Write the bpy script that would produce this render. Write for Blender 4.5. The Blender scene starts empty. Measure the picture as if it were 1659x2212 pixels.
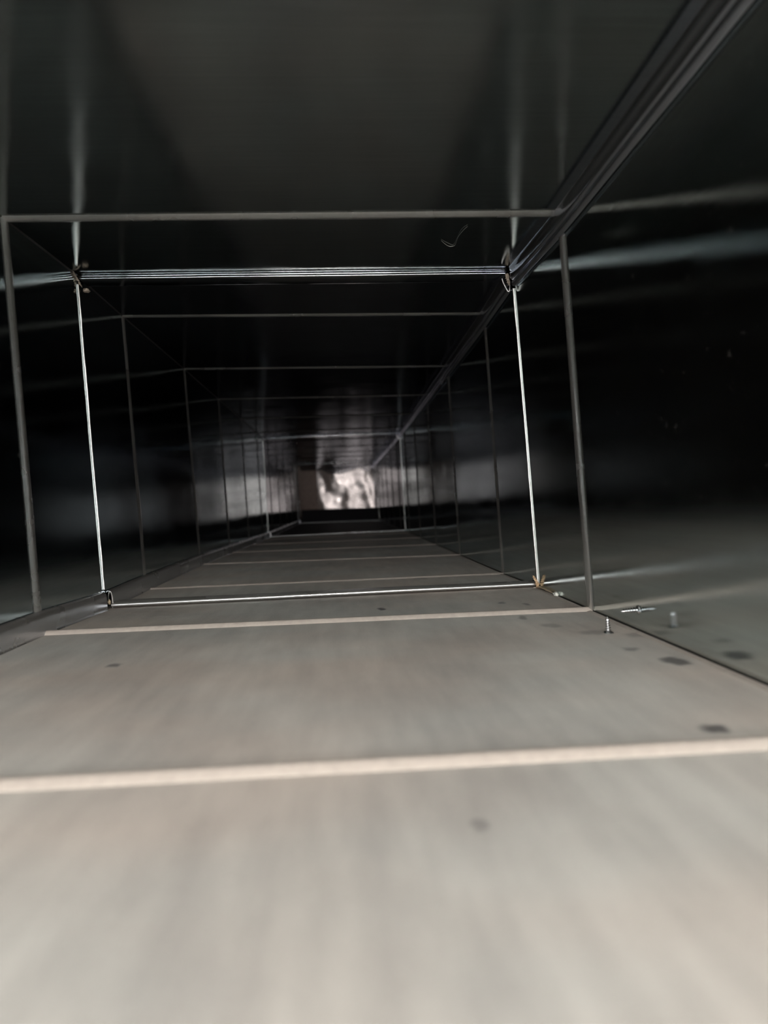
import bpy, bmesh, math, random
from mathutils import Vector, Matrix, noise

sc = bpy.context.scene
COL = sc.collection
random.seed(4)

# ------------------------------------------------------------------ camera
F_PX, W_PX, H_PX = 1622.1, 1659, 2212
YAW, PITCH, ROLL = 0.05475, -0.01167, -0.03352
cam_data = bpy.data.cameras.new('camera')
cam_data.sensor_fit = 'VERTICAL'
cam_data.sensor_height = 36.0
cam_data.lens = 36.0 * F_PX / H_PX
cam_data.clip_start = 0.01
cam_data.dof.use_dof = True
cam_data.dof.focus_distance = 0.66
cam_data.dof.aperture_fstop = 8.0
cam = bpy.data.objects.new('camera', cam_data)
COL.objects.link(cam)
fwd = Vector((math.sin(YAW) * math.cos(PITCH), math.cos(YAW) * math.cos(PITCH), math.sin(PITCH)))
rgt = Vector((math.cos(YAW), -math.sin(YAW), 0))
up = rgt.cross(fwd)
r2 = math.cos(ROLL) * rgt + math.sin(ROLL) * up
u2 = -math.sin(ROLL) * rgt + math.cos(ROLL) * up
cam.matrix_world = Matrix(((r2.x, u2.x, -fwd.x, 0), (r2.y, u2.y, -fwd.y, 0), (r2.z, u2.z, -fwd.z, 0), (0, 0, 0, 1)))
sc.camera = cam

# ------------------------------------------------------------------ world, lights, exposure
world = bpy.data.worlds.new('world')
sc.world = world
world.use_nodes = True
world.node_tree.nodes['Background'].inputs[0].default_value = (0.75, 0.8, 0.85, 1)
world.node_tree.nodes['Background'].inputs[1].default_value = 0.03

MOUTH_Y = -0.83


def area_light(name, loc, direction, sx, sy, watts, color):
    d = bpy.data.lights.new(name, 'AREA')
    d.shape = 'RECTANGLE'
    d.size, d.size_y = sx, sy
    d.energy = watts
    d.color = color
    o = bpy.data.objects.new(name, d)
    o.location = loc
    o.rotation_euler = Vector(direction).to_track_quat('-Z', 'Y').to_euler()
    COL.objects.link(o)
    return o


# daylight entering the open duct mouth behind the camera
area_light('mouth_light', (-0.02, MOUTH_Y - 0.06, 0.07), (0, 1, -0.05), 0.36, 0.26, 12.8, (1.0, 0.925, 0.895))
# added fill brightening the near floor, above a made-up gap in the duct top
FILL_GAP_Y = -0.06
area_light('near_floor_fill', (-0.03, -0.19, 0.235), (0, 0.0, -1), 0.32, 0.22, 2.8, (1.0, 0.925, 0.895))
# light falling into the far elbow through its side branch
area_light('branch_light', (-0.80, 4.29, 0.07), (1, 0, 0), 0.34, 0.24, 0.16, (1.0, 0.90, 0.88))
for lx, ly, lz, le in ((-0.70, 4.22, 0.02, 0.15), (-0.66, 4.40, 0.12, 0.14), (-0.74, 4.33, -0.03, 0.14)):
    pl = bpy.data.lights.new('heel_glint_light', 'POINT')  # unseen point lights added to put hot dots on the heel
    pl.energy = le
    pl.shadow_soft_size = 0.012
    pl.color = (1.0, 0.90, 0.87)
    po = bpy.data.objects.new('heel_glint_light', pl)
    po.location = (lx, ly, lz)
    COL.objects.link(po)

sc.view_settings.view_transform = 'Standard'
sc.view_settings.look = 'None'
sc.view_settings.gamma = 1
sc.view_settings.use_curve_mapping = False
sc.view_settings.exposure = 0.0
sc.cycles.use_denoising = True
sc.cycles.max_bounces = 32
sc.cycles.glossy_bounces = 28
sc.cycles.diffuse_bounces = 8
sc.cycles.sample_clamp_indirect = 6.0
sc.cycles.caustics_reflective = True
sc.cycles.blur_glossy = 0.3

# ------------------------------------------------------------------ duct geometry
W = 0.406
XL, ZB, ZT, RACK = -0.2261, -0.08686, 0.21438, -0.04778
JOINT0, BAY = 0.7072, 0.30786
SECTION = 5 * BAY
JOINTS = [JOINT0 + SECTION * k for k in range(-1, 3)] + [4.55]   # the last section is cut short at the elbow
END_Y = JOINTS[4]
# dents and twist of the sheet metal at the nearer ribs and joints (mm): TL, TR, BL, BR as (x, z)
DENTS = [
    (0.245, ((2, -3), (0, -3), (0.7, 0.2), (-0.6, 1.2))),
    (0.5533, ((1.5, -1.8), (-0.2, -2.8), (0.7, 0.6), (-0.6, 1.4))),
    (0.7072, ((-0.7, 4.9), (-1.1, 2.9), (-0.7, -2.7), (0.3, 1.4))),
    (0.8611, ((-3.0, 5.4), (1.0, 0.4), (-3.0, -1.3), (-0.9, 0.4))),
    (1.169, ((1.1, 1.7), (1.7, -3.4), (0.7, 2.0), (-3.0, 1.6))),
    (2.2465, ((6.0, -9.0), (9.0, -3.5), (-1.0, -3.5), (1.8, 1.5))),
    (3.7858, ((2.0, -4.0), (4.0, -1.0), (0, -1.0), (0, 0))),
]


def corners(y):
    ks = DENTS
    if y <= ks[0][0]:
        off = ks[0][1]
    elif y >= ks[-1][0]:
        off = ks[-1][1]
    else:
        for (a, A), (b, B) in zip(ks, ks[1:]):
            if a <= y <= b:
                t = (y - a) / (b - a)
                off = tuple(tuple(p * (1 - t) + q * t for p, q in zip(P, Q)) for P, Q in zip(A, B))
                break
    base = ((XL + RACK * ZT, ZT), (XL + W + RACK * ZT, ZT), (XL + RACK * ZB, ZB), (XL + W + RACK * ZB, ZB))
    return [Vector((bx + o[0] * 1e-3, 0, bz + o[1] * 1e-3)) for (bx, bz), o in zip(base, off)]


SIDES = ('floor', 'ceiling', 'wall_left', 'wall_right')


def surf(side, s, y, h=0.0):
    """point on a duct surface: s runs 0..1 left to right (or bottom to top), h is the rise into the duct"""
    TL, TR, BL, BR = corners(y)
    if side == 'floor':
        p = BL.lerp(BR, s) + Vector((0, 0, h))
    elif side == 'ceiling':
        p = TL.lerp(TR, s) - Vector((0, 0, h))
    elif side == 'wall_left':
        p = BL.lerp(TL, s) + Vector((h, 0, 0))
    else:
        p = BR.lerp(TR, s) - Vector((h, 0, 0))
    p.y = y
    return p


BULGE = {}


def bulge(side, s, y):
    k = math.floor((y - (JOINT0 + BAY / 2)) / BAY)
    t = (y - (JOINT0 + BAY / 2)) / BAY - k
    if (side, k) not in BULGE:
        rnd = random.Random(hash((SIDES.index(side), k)) & 0xffff)
        a = 0.00025 if k < 0 else 0.0008
        if side == 'floor':
            a *= 0.5
        BULGE[(side, k)] = (rnd.uniform(-a, a), rnd.uniform(-a, a) * 0.5)
    a, b = BULGE[(side, k)]
    return (a * math.sin(math.pi * t) + b * math.sin(2 * math.pi * t)) * math.sin(math.pi * s)


# ------------------------------------------------------------------ materials
def new_mat(name):
    m = bpy.data.materials.new(name)
    m.use_nodes = True
    nt = m.node_tree
    b = nt.nodes['Principled BSDF']
    return m, nt, b


def N(nt, kind, **kw):
    n = nt.nodes.new(kind)
    for k, v in kw.items():
        if k.startswith('i_'):
            n.inputs[int(k[2:])].default_value = v
        else:
            setattr(n, k, v)
    return n


def metal(name, color, rough, grain_axis=1, bump=0.05, dust=0.0, specks=0.06):
    """galvanized sheet: mirror-like, faintly brushed, with specks of dust"""
    m, nt, b = new_mat(name)
    L = nt.links.new
    tc = N(nt, 'ShaderNodeTexCoord')
    mp = N(nt, 'ShaderNodeMapping')
    sc_ = [420.0, 420.0, 420.0]
    sc_[grain_axis] = 12.0
    mp.inputs['Scale'].default_value = sc_
    L(tc.outputs['Object'], mp.inputs[0])
    n1 = N(nt, 'ShaderNodeTexNoise')
    n1.inputs['Scale'].default_value = 1.0
    n1.inputs['Detail'].default_value = 3
    L(mp.outputs[0], n1.inputs['Vector'])
    n2 = N(nt, 'ShaderNodeTexNoise')
    n2.inputs['Scale'].default_value = 14.0
    n2.inputs['Detail'].default_value = 4
    L(tc.outputs['Object'], n2.inputs['Vector'])
    ramp = N(nt, 'ShaderNodeMapRange')
    ramp.inputs['From Min'].default_value = 0.3
    ramp.inputs['From Max'].default_value = 0.7
    ramp.inputs['To Min'].default_value = rough * 0.8
    ramp.inputs['To Max'].default_value = rough * 1.25
    L(n2.outputs['Fac'], ramp.inputs['Value'])
    nt.nodes.remove(b)
    g = N(nt, 'ShaderNodeBsdfAnisotropic', distribution='BECKMANN')
    g.inputs['Anisotropy'].default_value = 0.0
    L(ramp.outputs[0], g.inputs['Roughness'])
    mix = N(nt, 'ShaderNodeMix', data_type='RGBA')
    mix.inputs[6].default_value = tuple(c * 0.88 for c in color) + (1,)
    mix.inputs[7].default_value = tuple(min(1, c * 1.1) for c in color) + (1,)
    L(n1.outputs['Fac'], mix.inputs[0])
    L(mix.outputs[2], g.inputs['Color'])
    # dust specks: small pale diffuse grains
    n3 = N(nt, 'ShaderNodeTexNoise')
    n3.inputs['Scale'].default_value = 240.0
    n3.inputs['Detail'].default_value = 2
    L(tc.outputs['Object'], n3.inputs['Vector'])
    sp = N(nt, 'ShaderNodeMapRange')
    sp.inputs['From Min'].default_value = 0.66
    sp.inputs['From Max'].default_value = 0.85
    sp.inputs['To Min'].default_value = dust
    sp.inputs['To Max'].default_value = dust + specks
    L(n3.outputs['Fac'], sp.inputs['Value'])
    df = N(nt, 'ShaderNodeBsdfDiffuse')
    df.inputs['Color'].default_value = (0.42, 0.40, 0.37, 1)
    ms = N(nt, 'ShaderNodeMixShader')
    L(sp.outputs[0], ms.inputs[0])
    L(g.outputs[0], ms.inputs[1])
    L(df.outputs[0], ms.inputs[2])
    L(ms.outputs[0], nt.nodes['Material Output'].inputs['Surface'])
    if bump:
        bp = N(nt, 'ShaderNodeBump')
        bp.inputs['Strength'].default_value = bump
        bp.inputs['Distance'].default_value = 0.0003
        L(n1.outputs['Fac'], bp.inputs['Height'])
        L(bp.outputs[0], g.inputs['Normal'])
    return m


def dust_floor(name, base_a, base_b, spots, metallic=0.0, rough=0.6):
    """dusty sheet metal: pale streaky dust with a few dark grease marks and painted shadow patches"""
    m, nt, b = new_mat(name)
    L = nt.links.new
    tc = N(nt, 'ShaderNodeTexCoord')
    P = tc.outputs['Object']

    def nz(scale, detail=4, rough_=0.55):
        mp = N(nt, 'ShaderNodeMapping')
        mp.inputs['Scale'].default_value = scale
        L(P, mp.inputs[0])
        n = N(nt, 'ShaderNodeTexNoise')
        n.inputs['Scale'].default_value = 1.0
        n.inputs['Detail'].default_value = detail
        n.inputs['Roughness'].default_value = rough_
        L(mp.outputs[0], n.inputs['Vector'])
        return n

    streak = nz((95, 14, 10), 3)
    blotch = nz((11, 8, 10), 4)
    grain = nz((900, 500, 500), 2)
    tint = nz((6, 9, 10), 2)
    add = N(nt, 'ShaderNodeMath', operation='MULTIPLY_ADD')
    L(streak.outputs['Fac'], add.inputs[0])
    add.inputs[1].default_value = 0.55
    L(blotch.outputs['Fac'], add.inputs[2])
    add2 = N(nt, 'ShaderNodeMath', operation='MULTIPLY_ADD')
    L(grain.outputs['Fac'], add2.inputs[0])
    add2.inputs[1].default_value = 0.22
    L(add.outputs[0], add2.inputs[2])
    mr = N(nt, 'ShaderNodeMapRange')
    mr.inputs['From Min'].default_value = 0.55
    mr.inputs['From Max'].default_value = 1.25
    L(add2.outputs[0], mr.inputs['Value'])
    mix = N(nt, 'ShaderNodeMix', data_type='RGBA')
    mix.inputs[6].default_value = base_a + (1,)
    mix.inputs[7].default_value = base_b + (1,)
    L(mr.outputs[0], mix.inputs[0])
    warm = N(nt, 'ShaderNodeMix', data_type='RGBA', blend_type='MULTIPLY')
    L(mix.outputs[2], warm.inputs[6])
    tr = N(nt, 'ShaderNodeValToRGB')
    tr.color_ramp.elements[0].position = 0.35
    tr.color_ramp.elements[0].color = (0.95, 1.0, 0.985, 1)
    tr.color_ramp.elements[1].position = 0.65
    tr.color_ramp.elements[1].color = (1.0, 0.955, 0.90, 1)
    L(tint.outputs['Fac'], tr.inputs[0])
    L(tr.outputs[0], warm.inputs[7])
    warm.inputs[0].default_value = 1.0
    out = warm.outputs[2]
    if spots:
        wob = nz((120, 120, 120), 2)
        sub = N(nt, 'ShaderNodeVectorMath', operation='MULTIPLY_ADD')
        L(wob.outputs['Color'], sub.inputs[0])
        sub.inputs[1].default_value = (0.009, 0.010, 0)
        L(P, sub.inputs[2])
        total = None
        for (x, y, a, bb, k) in spots:
            s1 = N(nt, 'ShaderNodeVectorMath', operation='SUBTRACT')
            L(sub.outputs[0], s1.inputs[0])
            s1.inputs[1].default_value = (x + 0.0045, y + 0.005, 0)
            s2 = N(nt, 'ShaderNodeVectorMath', operation='MULTIPLY')
            L(s1.outputs[0], s2.inputs[0])
            s2.inputs[1].default_value = (1 / a, 1 / bb, 0)
            s3 = N(nt, 'ShaderNodeVectorMath', operation='LENGTH')
            L(s2.outputs[0], s3.inputs[0])
            m1 = N(nt, 'ShaderNodeMapRange', interpolation_type='SMOOTHSTEP')
            m1.inputs['From Min'].default_value = 0.45
            m1.inputs['From Max'].default_value = 1.15
            m1.inputs['To Min'].default_value = k
            m1.inputs['To Max'].default_value = 0.0
            L(s3.outputs['Value'], m1.inputs['Value'])
            if total is None:
                total = m1.outputs[0]
            else:
                mx = N(nt, 'ShaderNodeMath', operation='MAXIMUM')
                L(total, mx.inputs[0])
                L(m1.outputs[0], mx.inputs[1])
                total = mx.outputs[0]
        dk = N(nt, 'ShaderNodeMix', data_type='RGBA')
        L(total, dk.inputs[0])
        L(out, dk.inputs[6])
        dk.inputs[7].default_value = (0.05, 0.05, 0.055, 1)
        out = dk.outputs[2]
    L(out, b.inputs['Base Color'])
    b.inputs['Metallic'].default_value = metallic
    b.inputs['Roughness'].default_value = rough
    b.inputs['Specular IOR Level'].default_value = 0.35
    bp = N(nt, 'ShaderNodeBump')
    bp.inputs['Strength'].default_value = 0.25
    bp.inputs['Distance'].default_value = 0.0006
    L(grain.outputs['Fac'], bp.inputs['Height'])
    L(bp.outputs[0], b.inputs['Normal'])
    return m


def flat_mat(name, color, rough=0.8, metallic=0.0, vary=0.25, scale=300):
    m, nt, b = new_mat(name)
    L = nt.links.new
    tc = N(nt, 'ShaderNodeTexCoord')
    n = N(nt, 'ShaderNodeTexNoise')
    n.inputs['Scale'].default_value = scale
    L(tc.outputs['Object'], n.inputs['Vector'])
    mix = N(nt, 'ShaderNodeMix', data_type='RGBA')
    mix.inputs[6].default_value = tuple(c * (1 - vary) for c in color) + (1,)
    mix.inputs[7].default_value = tuple(min(1, c * (1 + vary)) for c in color) + (1,)
    L(n.outputs['Fac'], mix.inputs[0])
    L(mix.outputs[2], b.inputs['Base Color'])
    b.inputs['Roughness'].default_value = rough
    b.inputs['Metallic'].default_value = metallic
    return m


SPOTS = [  # grease marks and painted screw shadows on the dusty floor: x, y, half width, half length, strength
    (-0.1319, 0.4298, 0.0036, 0.007, 0.7), (0.1673, 0.3745, 0.0075, 0.012, 0.75), (0.1323, 0.2649, 0.0062, 0.0055, 0.8),
    (0.0291, 0.6119, 0.0034, 0.010, 0.75), (0.157, 0.408, 0.005, 0.006, 0.5), (0.126, 0.532, 0.004, 0.012, 0.45),
    (0.137, 0.495, 0.008, 0.010, 0.35), (0.130, 0.615, 0.004, 0.008, 0.6), (0.146, 0.60, 0.003, 0.007, 0.55),
    (0.156, 0.462, 0.013, 0.010, 0.35), (0.178, 0.449, 0.010, 0.010, 0.35), (0.085, 0.85, 0.010, 0.012, 0.4),  # first two: soft shadows of the floor screw, painted in
    (0.02, 2.05, 0.02, 0.03, 0.5), (0.195, 0.258, 0.012, 0.004, 0.5), (0.033, 0.196, 0.003, 0.004, 0.35),
]
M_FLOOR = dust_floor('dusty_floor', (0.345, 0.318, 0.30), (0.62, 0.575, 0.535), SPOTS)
M_FLOOR_DARK = dust_floor('dark_floor', (0.018, 0.018, 0.02), (0.04, 0.04, 0.042), ())  # far floor, much darker than the near one
M_TAN = flat_mat('dusty_rib', (0.37, 0.325, 0.285), 0.75, 0.0, 0.18, 260)
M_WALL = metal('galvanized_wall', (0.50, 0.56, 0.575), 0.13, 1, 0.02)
M_WALL_FAR = metal('glow_dimmed_wall', (0.34, 0.35, 0.365), 0.13, 1, 0.02)  # darkened copy of the wall metal, holding back the mirrored elbow glow
M_WALL_R = metal('galvanized_wall_dusty', (0.59, 0.64, 0.635), 0.14, 1, 0.02, dust=0.005, specks=0.1)
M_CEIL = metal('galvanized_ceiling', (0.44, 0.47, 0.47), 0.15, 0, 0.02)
M_CEIL_FAR = metal('glow_dimmed_ceiling', (0.25, 0.26, 0.28), 0.17, 0, 0.02)  # reflected heel glow toned down through a darker ceiling colour
M_RIB = metal('galvanized_rib', (0.52, 0.535, 0.535), 0.25, 2, 0.03, 0.10)
M_SEAM = metal('galvanized_seam', (0.52, 0.55, 0.63), 0.22, 1, 0.03, 0.045)
M_SEAM_DUSTY = metal('dusty_seam', (0.50, 0.53, 0.57), 0.28, 1, 0.03, 0.22, 0.1)
M_CLEAT = metal('bright_cleat', (0.52, 0.54, 0.55), 0.12, 0, 0.0, 0.0, 0.0)
M_STRIP = metal('dusty_cleat_strip', (0.58, 0.60, 0.62), 0.24, 0, 0.05, 0.5, 0.1)
M_EDGE = metal('raw_sheet_edge', (0.42, 0.415, 0.40), 0.42, 0, 0.3, 0.12, 0.3)
M_SCREW = metal('zinc_screw', (0.75, 0.76, 0.78), 0.22, 2, 0.03, 0.0)
M_FOIL = metal('crinkled_heel_sheet', (0.82, 0.79, 0.77), 0.24, 0, 0.05, 0.06)
M_BRANCH = flat_mat('rusty_branch_wall', (0.16, 0.12, 0.10), 0.7, 0.0, 0.3, 60)
M_FOLD = metal('worn_fold', (0.68, 0.70, 0.71), 0.32, 0, 0.0, 0.25, 0.05)
M_BLACK = flat_mat('black_mask_plate', (0.012, 0.012, 0.014), 0.9, 0, 0.3, 80)  # near-black colour keeps the added elbow plate dark
M_BEND = metal('dark_reflection_bend', (0.10, 0.10, 0.10), 0.35, 1, 0.0, 0.03)  # dark reflection in the rounded fold put into the colour
M_TAPE = flat_mat('dried_brown_sealant', (0.33, 0.22, 0.13), 0.85, 0, 0.45, 500)
M_CRUMB = flat_mat('tan_sealant', (0.48, 0.37, 0.25), 0.85, 0, 0.3, 500)
M_DULL = flat_mat('dull_old_sealant', (0.14, 0.115, 0.09), 0.9, 0, 0.4, 500)
M_PUTTY = flat_mat('pale_putty', (0.55, 0.55, 0.50), 0.8, 0, 0.2, 400)


# ------------------------------------------------------------------ helpers
def link(name, verts, faces, mat, parent=None, smooth=True):
    me = bpy.data.meshes.new(name)
    me.from_pydata([tuple(v) for v in verts], [], faces)
    me.validate()
    bm = bmesh.new()
    bm.from_mesh(me)
    bmesh.ops.recalc_face_normals(bm, faces=bm.faces)
    bm.to_mesh(me)
    bm.free()
    if smooth:
        me.shade_smooth()
        me.set_sharp_from_angle(angle=math.radians(40))
    me.materials.append(mat)
    o = bpy.data.objects.new(name, me)
    COL.objects.link(o)
    if parent:
        o.parent = parent
        o.matrix_parent_inverse = parent.matrix_world.inverted()
    return o


def empty(name, loc=(0, 0, 0)):
    o = bpy.data.objects.new(name, None)
    o.empty_display_size = 0.02
    o.matrix_world = Matrix.Translation(loc)
    COL.objects.link(o)
    return o


def tag(o, label, cat, group=None):
    o['label'] = label
    o['category'] = cat
    if group:
        o['group'] = group
    return o


def struct(name):
    o = empty(name)
    o['kind'] = 'structure'
    return o


def strip(rows):
    """rows of points -> grid of verts and quads"""
    n = len(rows[0])
    V = [p for r in rows for p in r]
    Fc = [(i * n + j, i * n + j + 1, (i + 1) * n + j + 1, (i + 1) * n + j) for i in range(len(rows) - 1) for j in range(n - 1)]
    return V, Fc


def tube(rows, caps=True):
    """rows of closed loops -> skinned solid"""
    n = len(rows[0])
    V = [p for r in rows for p in r]
    Fc = [(i * n + j, i * n + (j + 1) % n, (i + 1) * n + (j + 1) % n, (i + 1) * n + j) for i in range(len(rows) - 1) for j in range(n)]
    if caps:
        Fc.append(tuple(range(n)))
        k = (len(rows) - 1) * n
        Fc.append(tuple(k + j for j in range(n - 1, -1, -1)))
    return V, Fc


def slab(side, s0, s1, y0, y1, ns, dy, thick=0.0008):
    """a sheet panel with real thickness, its inner face on the duct surface"""
    ny = max(1, round((y1 - y0) / dy))
    inner, outer = [], []
    for i in range(ny + 1):
        y = y0 + (y1 - y0) * i / ny
        inner.append([surf(side, s0 + (s1 - s0) * j / ns, y, bulge(side, s0 + (s1 - s0) * j / ns, y)) for j in range(ns + 1)])
        outer.append([surf(side, s0 + (s1 - s0) * j / ns, y, -thick) for j in range(ns + 1)])
    loops = [a + b[::-1] for a, b in zip(inner, outer)]
    return tube(loops)


# ------------------------------------------------------------------ the setting: floor, ceiling, walls
roots = {s: struct(s) for s in SIDES}
S0Y = MOUTH_Y
spans = [(S0Y, JOINTS[1])] + [(JOINTS[k], JOINTS[k + 1]) for k in range(1, 4)]
OPEN_Y = END_Y - 0.52           # where the side branch opens in the left wall


def rib_mesh(side, y, height=0.0026, half=0.0058):
    prof = [(-1, -0.15), (-0.93, 0.04), (-0.38, 0.86), (-0.22, 1.0), (0.22, 1.0), (0.38, 0.86), (0.93, 0.04), (1, -0.15)]
    a, b = 0.0, 1.0
    if side == 'wall_left':
        a = 0.05
    if side == 'wall_right':
        b = 0.945
    if side == 'ceiling':
        b = 0.988
    if side == 'floor':
        a = 0.010
    n = 24
    rows = []
    for i in range(n + 1):
        s = a + (b - a) * i / n
        wob = 0.0003 * noise.noise(Vector((s * 9, y * 31, SIDES.index(side) * 7.3)))
        base = bulge(side, s, y)
        rows.append([surf(side, s, y + p * half + wob, base + q * height) for p, q in prof])
    return tube(rows)


for side in SIDES:
    for k, (y0, y1) in enumerate(spans):
        near = k == 0
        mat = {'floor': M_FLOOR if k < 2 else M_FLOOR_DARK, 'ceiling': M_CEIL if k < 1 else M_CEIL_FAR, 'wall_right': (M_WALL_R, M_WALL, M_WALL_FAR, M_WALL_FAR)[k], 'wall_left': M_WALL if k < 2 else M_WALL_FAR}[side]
        y0 = FILL_GAP_Y if (side == 'ceiling' and k == 0) else y0
        yy1 = OPEN_Y if (side == 'wall_left' and k == 3) else y1
        v, f = slab(side, 0, 1, y0, yy1, 14, 0.022 if near else 0.03)
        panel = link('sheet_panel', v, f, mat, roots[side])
        for j in range(5):
            y = JOINTS[k] + BAY * (j + 0.5)
            if y < y0 + 0.05 or y > yy1 - 0.02:
                continue
            hh = (0.0027 if side == 'floor' else 0.0026) if k == 0 else 0.0015
            v, f = rib_mesh(side, y, hh)
            rm = M_RIB
            if side == 'floor':
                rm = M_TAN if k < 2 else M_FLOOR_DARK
            link('stiffening_rib', v, f, rm, panel)


# folded lock seams: a hollow pocket along the bottom of the left wall and the top of the right wall
def seam_profile(top):
    # (distance from wall, distance from the corner) in mm, outer skin then inner skin
    if top:
        outer = [(0.4, 17.2), (1.8, 18.2), (3.8, 17.4), (4.8, 16.0), (4.0, 14.6), (3.0, 13.4), (3.2, 12.2), (5.0, 11.2), (5.6, 10.0), (5.2, 5.0), (5.4, 1.0), (5.9, 0.0)]
    else:
        outer = [(0.3, 15.6), (1.5, 16.8), (3.6, 16.5), (5.0, 15.2), (5.4, 13.2), (5.6, 12.0), (5.6, 7.0), (5.4, 2.5), (5.6, 0.6), (5.9, 0.0)]
    pts = [Vector((a, b)) for a, b in outer]
    inner = []
    for i, p in enumerate(pts):
        d = (pts[min(i + 1, len(pts) - 1)] - pts[max(i - 1, 0)]).normalized()
        nrm = Vector((-d.y, d.x))
        if nrm.dot(Vector((1.2, 8.0)) - p) < 0:
            nrm = -nrm
        inner.append(p + nrm * 0.75)
    return pts + inner[::-1]


def seam(side, y0, y1):
    top = side == 'wall_right'
    prof = seam_profile(top)
    rows = []
    ny = max(4, round((y1 - y0) / 0.035))
    for i in range(ny + 1):
        y = y0 + (y1 - y0) * i / ny
        TL, TR, BL, BR = corners(y)
        w = 0.25 * noise.noise(Vector((y * 13, 3.1 if top else 8.7, 0)))
        row = []
        for a, b in prof:
            b_ = b + w * (b / 16.0)
            if top:
                p = TR + (BR - TR).normalized() * b_ * 1e-3 - Vector((a * 1e-3, 0, 0))
            else:
                p = BL + (TL - BL).normalized() * b_ * 1e-3 + Vector((a * 1e-3, 0, 0))
            p.y = y
            row.append(p)
        rows.append(row)
    return tube(rows)


for side in ('wall_left', 'wall_right'):
    for k, (y0, y1) in enumerate(spans):
        if k == 3:
            y1 = OPEN_Y if side == 'wall_left' else END_Y - 0.36
        v, f = seam(side, y0 + (0.006 if k else 0), y1 - 0.010)
        link('lock_seam', v, f, M_SEAM_DUSTY if side == 'wall_left' else M_SEAM, roots[side])

# the open pocket ends of the seams, seen end on just past each joint
def rim(side, y, pts, r=0.00055):
    TL, TR, BL, BR = corners(y)
    cen = []
    for a, b in pts:
        p = (TR - Vector((a * 1e-3, 0, b * 1e-3))) if side == 'wall_right' else (BL + Vector((a * 1e-3, 0, b * 1e-3)))
        p.y = y
        cen.append(p)
    rows = []
    for i, p in enumerate(cen):
        d = (cen[min(i + 1, len(cen) - 1)] - cen[max(i - 1, 0)]).normalized()
        n = Vector((-d.z, 0, d.x))
        rows.append([p + n * r * math.cos(t * math.pi / 3) + Vector((0, r * math.sin(t * math.pi / 3), 0)) for t in range(6)])
    v, f = tube(rows)
    o = link('pocket_rim', v, f, M_EDGE, roots[side])
    o['label'] = 'pale cut edge of the open seam pocket'


for k in (1, 2):
    rim('wall_right', JOINTS[k] + 0.004, [(9.5, 7.0), (8.6, 10.5), (6.9, 14.2), (5.4, 17.2), (4.4, 19.0), (3.4, 19.4), (2.6, 18.2), (2.3, 14.5), (2.2, 9.0)])
    rim('wall_left', JOINTS[k] + 0.004, [(6.1, 1.5), (6.3, 6.0), (6.0, 11.0), (5.2, 14.6), (4.2, 16.2), (3.1, 15.4), (2.4, 12.0), (2.2, 6.0)])

# bends: the folded top left corner and bottom right corner, with dust caught along the floor
def along(fn, y0, y1):
    n = max(4, round((y1 - y0) / 0.05))
    return tube([fn(y0 + (y1 - y0) * i / n) for i in range(n + 1)])


def bend_tl(y):
    TL, TR, BL, BR = corners(y)
    return [Vector((TL.x + a * 1e-3, y, TL.z - b * 1e-3)) for a, b in ((-0.2, -0.2), (1.5, -0.2), (0.75, 0.30), (0.30, 0.75), (-0.2, 1.5))]


def bend_br(y):
    TL, TR, BL, BR = corners(y)
    return [Vector((BR.x - a * 1e-3, y, BR.z + b * 1e-3)) for a, b in ((-0.2, -0.2), (1.4, -0.2), (0.75, 0.30), (0.30, 0.6), (-0.2, 1.0))]


def dust_br(y):
    TL, TR, BL, BR = corners(y)
    w = 0.6 * noise.noise(Vector((y * 22, 4.0, 0)))
    return [Vector((BR.x - a * 1e-3, y, BR.z + b * 1e-3)) for a, b in ((1.3, -0.1), (1.5, 0.5), (2.6, 0.65), (4.6 + w, 0.25), (5.6 + 2 * w, -0.1))]


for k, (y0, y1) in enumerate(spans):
    v, f = along(bend_tl, max(y0, FILL_GAP_Y), min(y1 - 0.004, OPEN_Y))
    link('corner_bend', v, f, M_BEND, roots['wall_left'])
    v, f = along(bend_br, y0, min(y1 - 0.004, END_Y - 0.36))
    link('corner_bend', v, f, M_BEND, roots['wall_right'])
    if k < 2:
        v, f = along(dust_br, y0, y1 - 0.035)
        o = link('dust_ridge', v, f, M_TAN, roots['floor'])
        o['label'] = 'tan ridge of dust caught along the right edge'

# ------------------------------------------------------------------ joints: slip cleats and raised sheet edges
NTH = ['nearest', 'second', 'third', 'fourth']


def extrude_x(side, prof, y, s0, s1, n=28):
    rows = []
    slim = 1.0 if y < 1 else 0.65       # the far cleats are hammered flatter
    prof = [(a, b * slim) for a, b in prof]
    for i in range(n + 1):
        s = s0 + (s1 - s0) * i / n
        wob = 0.00035 * noise.noise(Vector((s * 6, y * 3, 1.7)))
        rows.append([surf(side, s, y + a * 1e-3, b * 1e-3 + wob) for a, b in prof])
    return tube(rows)


def arc(cx, cz, r, a0, a1, n):
    return [(cx + r * math.cos(math.radians(a0 + (a1 - a0) * i / n)), cz + r * math.sin(math.radians(a0 + (a1 - a0) * i / n))) for i in range(n + 1)]


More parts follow.
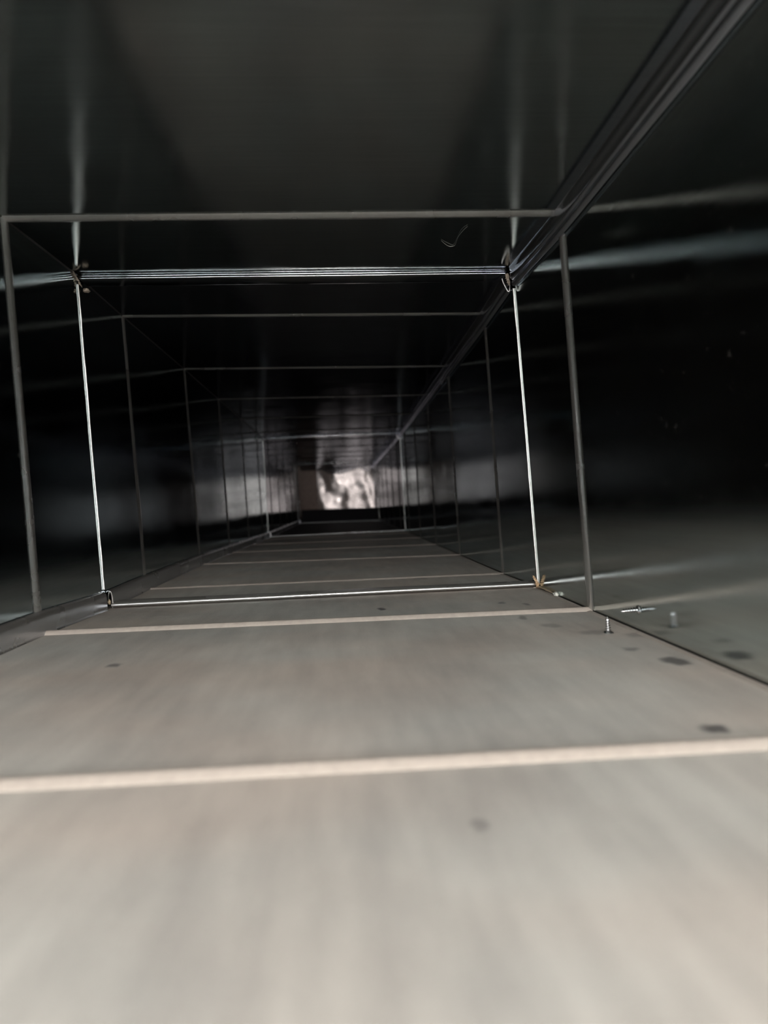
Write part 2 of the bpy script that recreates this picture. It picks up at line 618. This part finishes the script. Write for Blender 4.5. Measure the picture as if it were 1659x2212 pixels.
for k in range(3):
    y = JOINTS[k + 1]
    which = NTH[k]
    # across the floor: a slip bowed up off the sheet, rounded front edge with a gap beneath
    t = empty('slip_cleat', surf('floor', 0.5, y))
    tag(t, f'shiny slip cleat strip across the floor at the {which} duct joint', 'cleat', 'slip cleats across the joints')
    prof = arc(1.5, 3.5, 1.6, 290, 75, 12) + [(3.6, 4.7), (3.6, 2.6)]
    v, f = extrude_x('floor', prof, y, 0.014, 0.997)
    link('front_fold', v, f, M_FOLD, t)
    v, f = extrude_x('floor', [(2.2, 4.95), (8, 5.0), (20, 4.9), (28, 4.5), (29.5, 3.6), (29.6, 0.1), (22, 0.1), (18, 3.2), (8, 3.0), (2.2, 3.4)], y, 0.014, 0.997)
    link('flat_strip', v, f, M_STRIP, t)
    # across the ceiling: two stacked folds
    t = empty('slip_cleat', surf('ceiling', 0.5, y))
    tag(t, f'shiny folded slip cleat across the ceiling at the {which} duct joint', 'cleat', 'slip cleats across the joints')
    prof = [(1.2, -0.2)] + arc(1.0, 0.9, 0.65, 265, 95, 12) + [(3.0, 1.5), (26.5, 1.5), (27.5, -0.2)]
    v, f = extrude_x('ceiling', prof, y, 0.006, 0.985)
    link('upper_fold', v, f, M_CLEAT, t)
    prof = arc(0.6, 3.1, 0.75, 270, 90, 12) + [(6, 3.8), (23, 3.6), (25.8, 3.2), (26.2, 2.0), (20, 1.7), (4, 2.25)]
    v, f = extrude_x('ceiling', prof, y, 0.006, 0.985)
    link('lower_fold', v, f, M_CLEAT, t)
    # up the walls: the turned raw edges of the sheet ends
    for side, s0, s1, word in (('wall_left', 0.060, 0.972, 'left'), ('wall_right', 0.014, 0.942, 'right')):
        rows = []
        n = 44
        for i in range(n + 1):
            q = s0 + (s1 - s0) * i / n
            w = 1 + 0.16 * noise.noise(Vector((q * 40, y, 5.0 if word == 'left' else 9.0)))
            wy = 0.00045 * noise.noise(Vector((q * 7, y, 2.0)))
            pr = [(1.0, -0.3), (-0.5, -0.3), (-0.8, 0.3), (-0.8, 1.3), (-0.5, 1.9), (0.0, 2.1), (0.5, 1.9), (0.9, 1.3)]
            hk = 0.75 if k == 0 else 0.4
            rows.append([surf(side, q, y + a * 1e-3 + wy, bulge(side, q, y) + b * 1e-3 * w * hk) for a, b in pr])
        v, f = tube(rows)
        t = link('sheet_edge', v, f, M_EDGE)
        tag(t, f'bright raw sheet edge standing up the {word} wall at the {which} duct joint', 'sheet edge', 'raw sheet edges at the joints')


# ------------------------------------------------------------------ far elbow: crinkled heel and side branch
def wavy_wall(name, p0, p1, z0, z1, amp, seed, mat, nx=60, nz=44, thick=0.001):
    d = (p1 - p0)
    nrm = Vector((d.y, -d.x, 0)).normalized()
    rows_i, rows_o = [], []
    for i in range(nx + 1):
        a = i / nx
        ri, ro = [], []
        for j in range(nz + 1):
            b = j / nz
            q = Vector((a * 3.2 + seed, b * 2.4, seed * 1.7))
            h = amp * (noise.noise(q) + 0.35 * noise.noise(q * 2.6)) + amp * 0.8 * math.sin(5.2 * b + 4 * a + 1.5 * math.sin(6 * a))
            e = min(1, 8 * min(a, 1 - a, b, 1 - b))
            p = p0.lerp(p1, a)
            p = Vector((p.x, p.y, z0 + (z1 - z0) * b)) + nrm * h * e
            ri.append(p)
            ro.append(p - nrm * thick)
        rows_i.append(ri)
        rows_o.append(ro)
    loops = [a + b[::-1] for a, b in zip(rows_i, rows_o)]
    v, f = tube(loops)
    return v, f


TL, TR, BL, BR = corners(END_Y)
wb = struct('wall_back')
v, f = wavy_wall('heel', Vector((XL + 0.075, END_Y + 0.01, 0)), Vector((XL + W + 0.006, END_Y - 0.34, 0)), ZB + 0.03, ZT, 0.006, 2.3, M_FOIL)
link('heel_sheet', v, f, M_FOIL, wb)


def box(name, a, b, mat, parent=None):
    x0, y0, z0 = a
    x1, y1, z1 = b
    V = [(x, y, z) for x in (x0, x1) for y in (y0, y1) for z in (z0, z1)]
    Fc = [(0, 1, 3, 2), (4, 6, 7, 5), (0, 4, 5, 1), (2, 3, 7, 6), (0, 2, 6, 4), (1, 5, 7, 3)]
    return link(name, V, Fc, mat, parent, smooth=False)


# added dark plate across the floor, hiding the bottom of the bright heel
plate_y = OPEN_Y - 0.004
lo, hi = surf('floor', 0.002, plate_y), surf('floor', 0.998, plate_y)
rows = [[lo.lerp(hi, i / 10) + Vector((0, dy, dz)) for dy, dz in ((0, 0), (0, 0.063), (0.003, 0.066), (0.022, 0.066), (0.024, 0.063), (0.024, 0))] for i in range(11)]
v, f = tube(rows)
o = link('trim_1', v, f, M_BLACK)
o['kind'] = 'structure'
zx0, zx1 = ZB - 0.002, ZT + 0.004
for nm, y0, y1 in (('wall_branch_front', OPEN_Y - 0.002, OPEN_Y), ('wall_branch_rear', END_Y + 0.012, END_Y + 0.014)):
    o = box(nm, (-0.86, y0, zx0), (XL + (0.006 if 'front' in nm else 0.080), y1, zx1), M_BRANCH)
    o['kind'] = 'structure'
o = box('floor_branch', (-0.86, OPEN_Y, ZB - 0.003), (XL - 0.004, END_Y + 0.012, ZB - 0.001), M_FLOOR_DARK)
o['kind'] = 'structure'
o = box('ceiling_branch', (-0.86, OPEN_Y, ZT + 0.001), (XL + 0.002, END_Y + 0.012, ZT + 0.003), M_CEIL)
o['kind'] = 'structure'


# ------------------------------------------------------------------ screws
def screw(base, axis, length, label):
    t = empty('sheet_metal_screw', base)
    tag(t, label, 'screw', 'self-drilling screws poking into the duct')
    ax = Vector(axis).normalized()
    e1 = ax.orthogonal().normalized()
    e2 = ax.cross(e1)
    base = Vector(base)

    def P(r, ang, h):
        return base + ax * h + (e1 * math.cos(ang) + e2 * math.sin(ang)) * r

    def rad(h):
        u = h / length
        return 0.00135 * (1 - 0.45 * u) if u < 0.82 else 0.00135 * (1 - 0.45 * 0.82) * (1 - (u - 0.82) / 0.18) + 0.0001
    n = 14
    rows = [[P(rad(length * i / 16), 2 * math.pi * j / n, length * i / 16) for j in range(n)] for i in range(17)]
    v, f = tube(rows)
    link('shank', v, f, M_SCREW, t)
    # helical thread
    turns, steps = 6.0, 120
    rows = []
    for i in range(steps + 1):
        u = i / steps
        h = 0.0006 + (length * 0.86) * u
        ang = 2 * math.pi * turns * u
        r = rad(h)
        e = min(1, 10 * u, 10 * (1 - u)) * 0.75e-3 * (1 - 0.4 * u)
        rows.append([P(r * 0.9, ang, h - 0.0004), P(r + e, ang, h), P(r * 0.9, ang, h + 0.0004)])
    v, f = tube(rows)
    link('thread', v, f, M_SCREW, t)
    # burr of metal pushed up round the hole
    rows = []
    rnd = random.Random(7)
    for r, h in ((0.0031, -0.0001), (0.0027, 0.0006), (0.0020, 0.0011), (0.0012, 0.0012)):
        rows.append([P(r * (1 + 0.22 * rnd.uniform(-1, 1)), 2 * math.pi * j / n, h * (1 + 0.3 * rnd.uniform(-1, 1))) for j in range(n)])
    v, f = tube(rows)
    link('burr', v, f, M_SCREW, t)
    return t


p = surf('floor', 0.5, 0.459)
TL, TR, BL, BR = corners(0.459)
sx = 0.1625
zf = BL.z + (BR.z - BL.z) * (sx - BL.x) / (BR.x - BL.x)
screw((sx, 0.459, zf), (-0.03, 0.0, 1), 0.0105, 'upright screw tip standing out of the dusty floor near the right wall')
pw = surf('wall_right', (-0.072 - BR.z) / (TR.z - BR.z), 0.460)
screw(pw, (-1, 0.03, -0.06), 0.0115, 'horizontal screw tip poking out low from the right wall')


# ------------------------------------------------------------------ sealant scraps at the nearest joint
def lump(name, c, r, seed, mat, squash=(1, 1, 1), parent=None):
    bm = bmesh.new()
    bmesh.ops.create_icosphere(bm, subdivisions=3, radius=1.0)
    for vv in bm.verts:
        k = 1 + 0.45 * noise.noise(vv.co * 1.6 + Vector((seed, 0, 0))) + 0.18 * noise.noise(vv.co * 5 + Vector((0, seed, 0)))
        vv.co = Vector((vv.co.x * squash[0], vv.co.y * squash[1], vv.co.z * squash[2])) * r * k + Vector(c)
    me = bpy.data.meshes.new(name)
    bm.to_mesh(me)
    bm.free()
    me.shade_smooth()
    me.materials.append(mat)
    o = bpy.data.objects.new(name, me)
    COL.objects.link(o)
    if parent:
        o.parent = parent
        o.matrix_parent_inverse = parent.matrix_world.inverted()
    return o


def ribbon(name, pts, width, wdir, mat, seed, parent=None, thick=0.0007):
    rows = []
    n = 22
    for i in range(n + 1):
        u = i / n * (len(pts) - 1)
        k = min(int(u), len(pts) - 2)
        p = Vector(pts[k]).lerp(Vector(pts[k + 1]), u - k)
        w = width * (0.75 + 0.5 * noise.noise(Vector((i * 0.35, seed, 0)))) * (1 - 0.55 * (i / n) ** 3)
        d = Vector(wdir).normalized()
        nn = Vector((0, 1, 0)) if abs(d.y) < 0.7 else Vector((1, 0, 0))
        j = Vector((noise.noise(Vector((i * 0.6, 1, seed))), noise.noise(Vector((i * 0.6, 5, seed))), 0)) * width * 0.22
        p = p + j
        rows.append([p - d * w / 2 - nn * thick, p - nn * thick * 1.5, p + d * w / 2 - nn * thick, p + d * w / 2 + nn * thick, p + nn * thick * 1.3, p - d * w / 2 + nn * thick])
    v, f = tube(rows)
    return link(name, v, f, mat, parent)


TL, TR, BL, BR = corners(JOINT0)
yj = JOINT0
o = ribbon('sealant_scrap', [(BR.x - 0.0015, yj - 0.003, BR.z + 0.0002), (BR.x - 0.0030, yj - 0.004, BR.z + 0.006), (BR.x - 0.0060, yj - 0.003, BR.z + 0.012)], 0.0045, (1, 0.2, 0), M_TAPE, 1.0)
tag(o, 'brown scrap of dried sealant standing in the lower right joint corner', 'sealant')
o = ribbon('sealant_flake', [(BR.x - 0.002, yj - 0.006, BR.z + 0.0016), (BR.x - 0.0025, yj - 0.03, BR.z + 0.0022), (BR.x - 0.002, yj - 0.055, BR.z + 0.0014)], 0.0052, (1, 0, 0), M_CRUMB, 4.0, thick=0.0009)
tag(o, 'flat tan flake of sealant lying along the right wall before the joint', 'sealant')
BR2 = corners(yj - 0.065)[3]
o = lump('putty_crumb', (BR2.x - 0.0022, yj - 0.066, BR2.z + 0.0017), 0.0024, 3.0, M_PUTTY, (1, 1.8, 0.8))
tag(o, 'pale putty crumb on the floor against the right wall', 'putty')
o = lump('sealant_blob', (TL.x + 0.0045, yj + 0.012, TL.z - 0.011), 0.0022, 6.0, M_DULL, (1.4, 1.2, 0.9))
tag(o, 'dull tan sealant blob below the cleat in the upper left joint corner', 'sealant')
o = ribbon('sealant_smear', [(TL.x + 0.0005, yj - 0.012, TL.z - 0.0006), (TL.x + 0.001, yj - 0.002, TL.z - 0.004), (TL.x + 0.003, yj + 0.004, TL.z - 0.010)], 0.004, (1, 0, -0.4), M_DULL, 7.0)
tag(o, 'dark sealant smear running into the upper left joint corner', 'sealant')
o = ribbon('sealant_shred', [(TR.x - 0.006, yj - 0.0012, TR.z - 0.004), (TR.x - 0.0055, yj - 0.003, TR.z - 0.010), (TR.x - 0.004, yj - 0.002, TR.z - 0.015)], 0.0042, (1, 0, 0.3), M_DULL, 9.0)
tag(o, 'dull brown shred of sealant hanging in the upper right joint corner', 'sealant')
o = lump('sealant_crumb', (BL.x + 0.0028, yj + 0.004, BL.z + 0.006), 0.0016, 11.0, M_CRUMB, (0.8, 1, 1.7))
tag(o, 'small tan crumb inside the open seam end at lower left', 'sealant')

# a fine lint thread stuck to the ceiling before the joint
rows = []
for i in range(25):
    u = i / 24
    p = surf('ceiling', 0.80 + 0.05 * u + 0.012 * math.sin(5 * u), 0.600 + 0.03 * math.sin(3.4 * u + 0.5), 0.0005 + 0.0006 * math.sin(9 * u) ** 2)
    rows.append([p + Vector((0, 0.00012 * math.cos(2.1 * j), 0.00012 * math.sin(2.1 * j))) for j in range(3)])
v, f = tube(rows)
o = link('lint_thread', v, f, M_PUTTY)
tag(o, 'fine pale lint thread clinging to the ceiling before the nearest joint', 'lint')
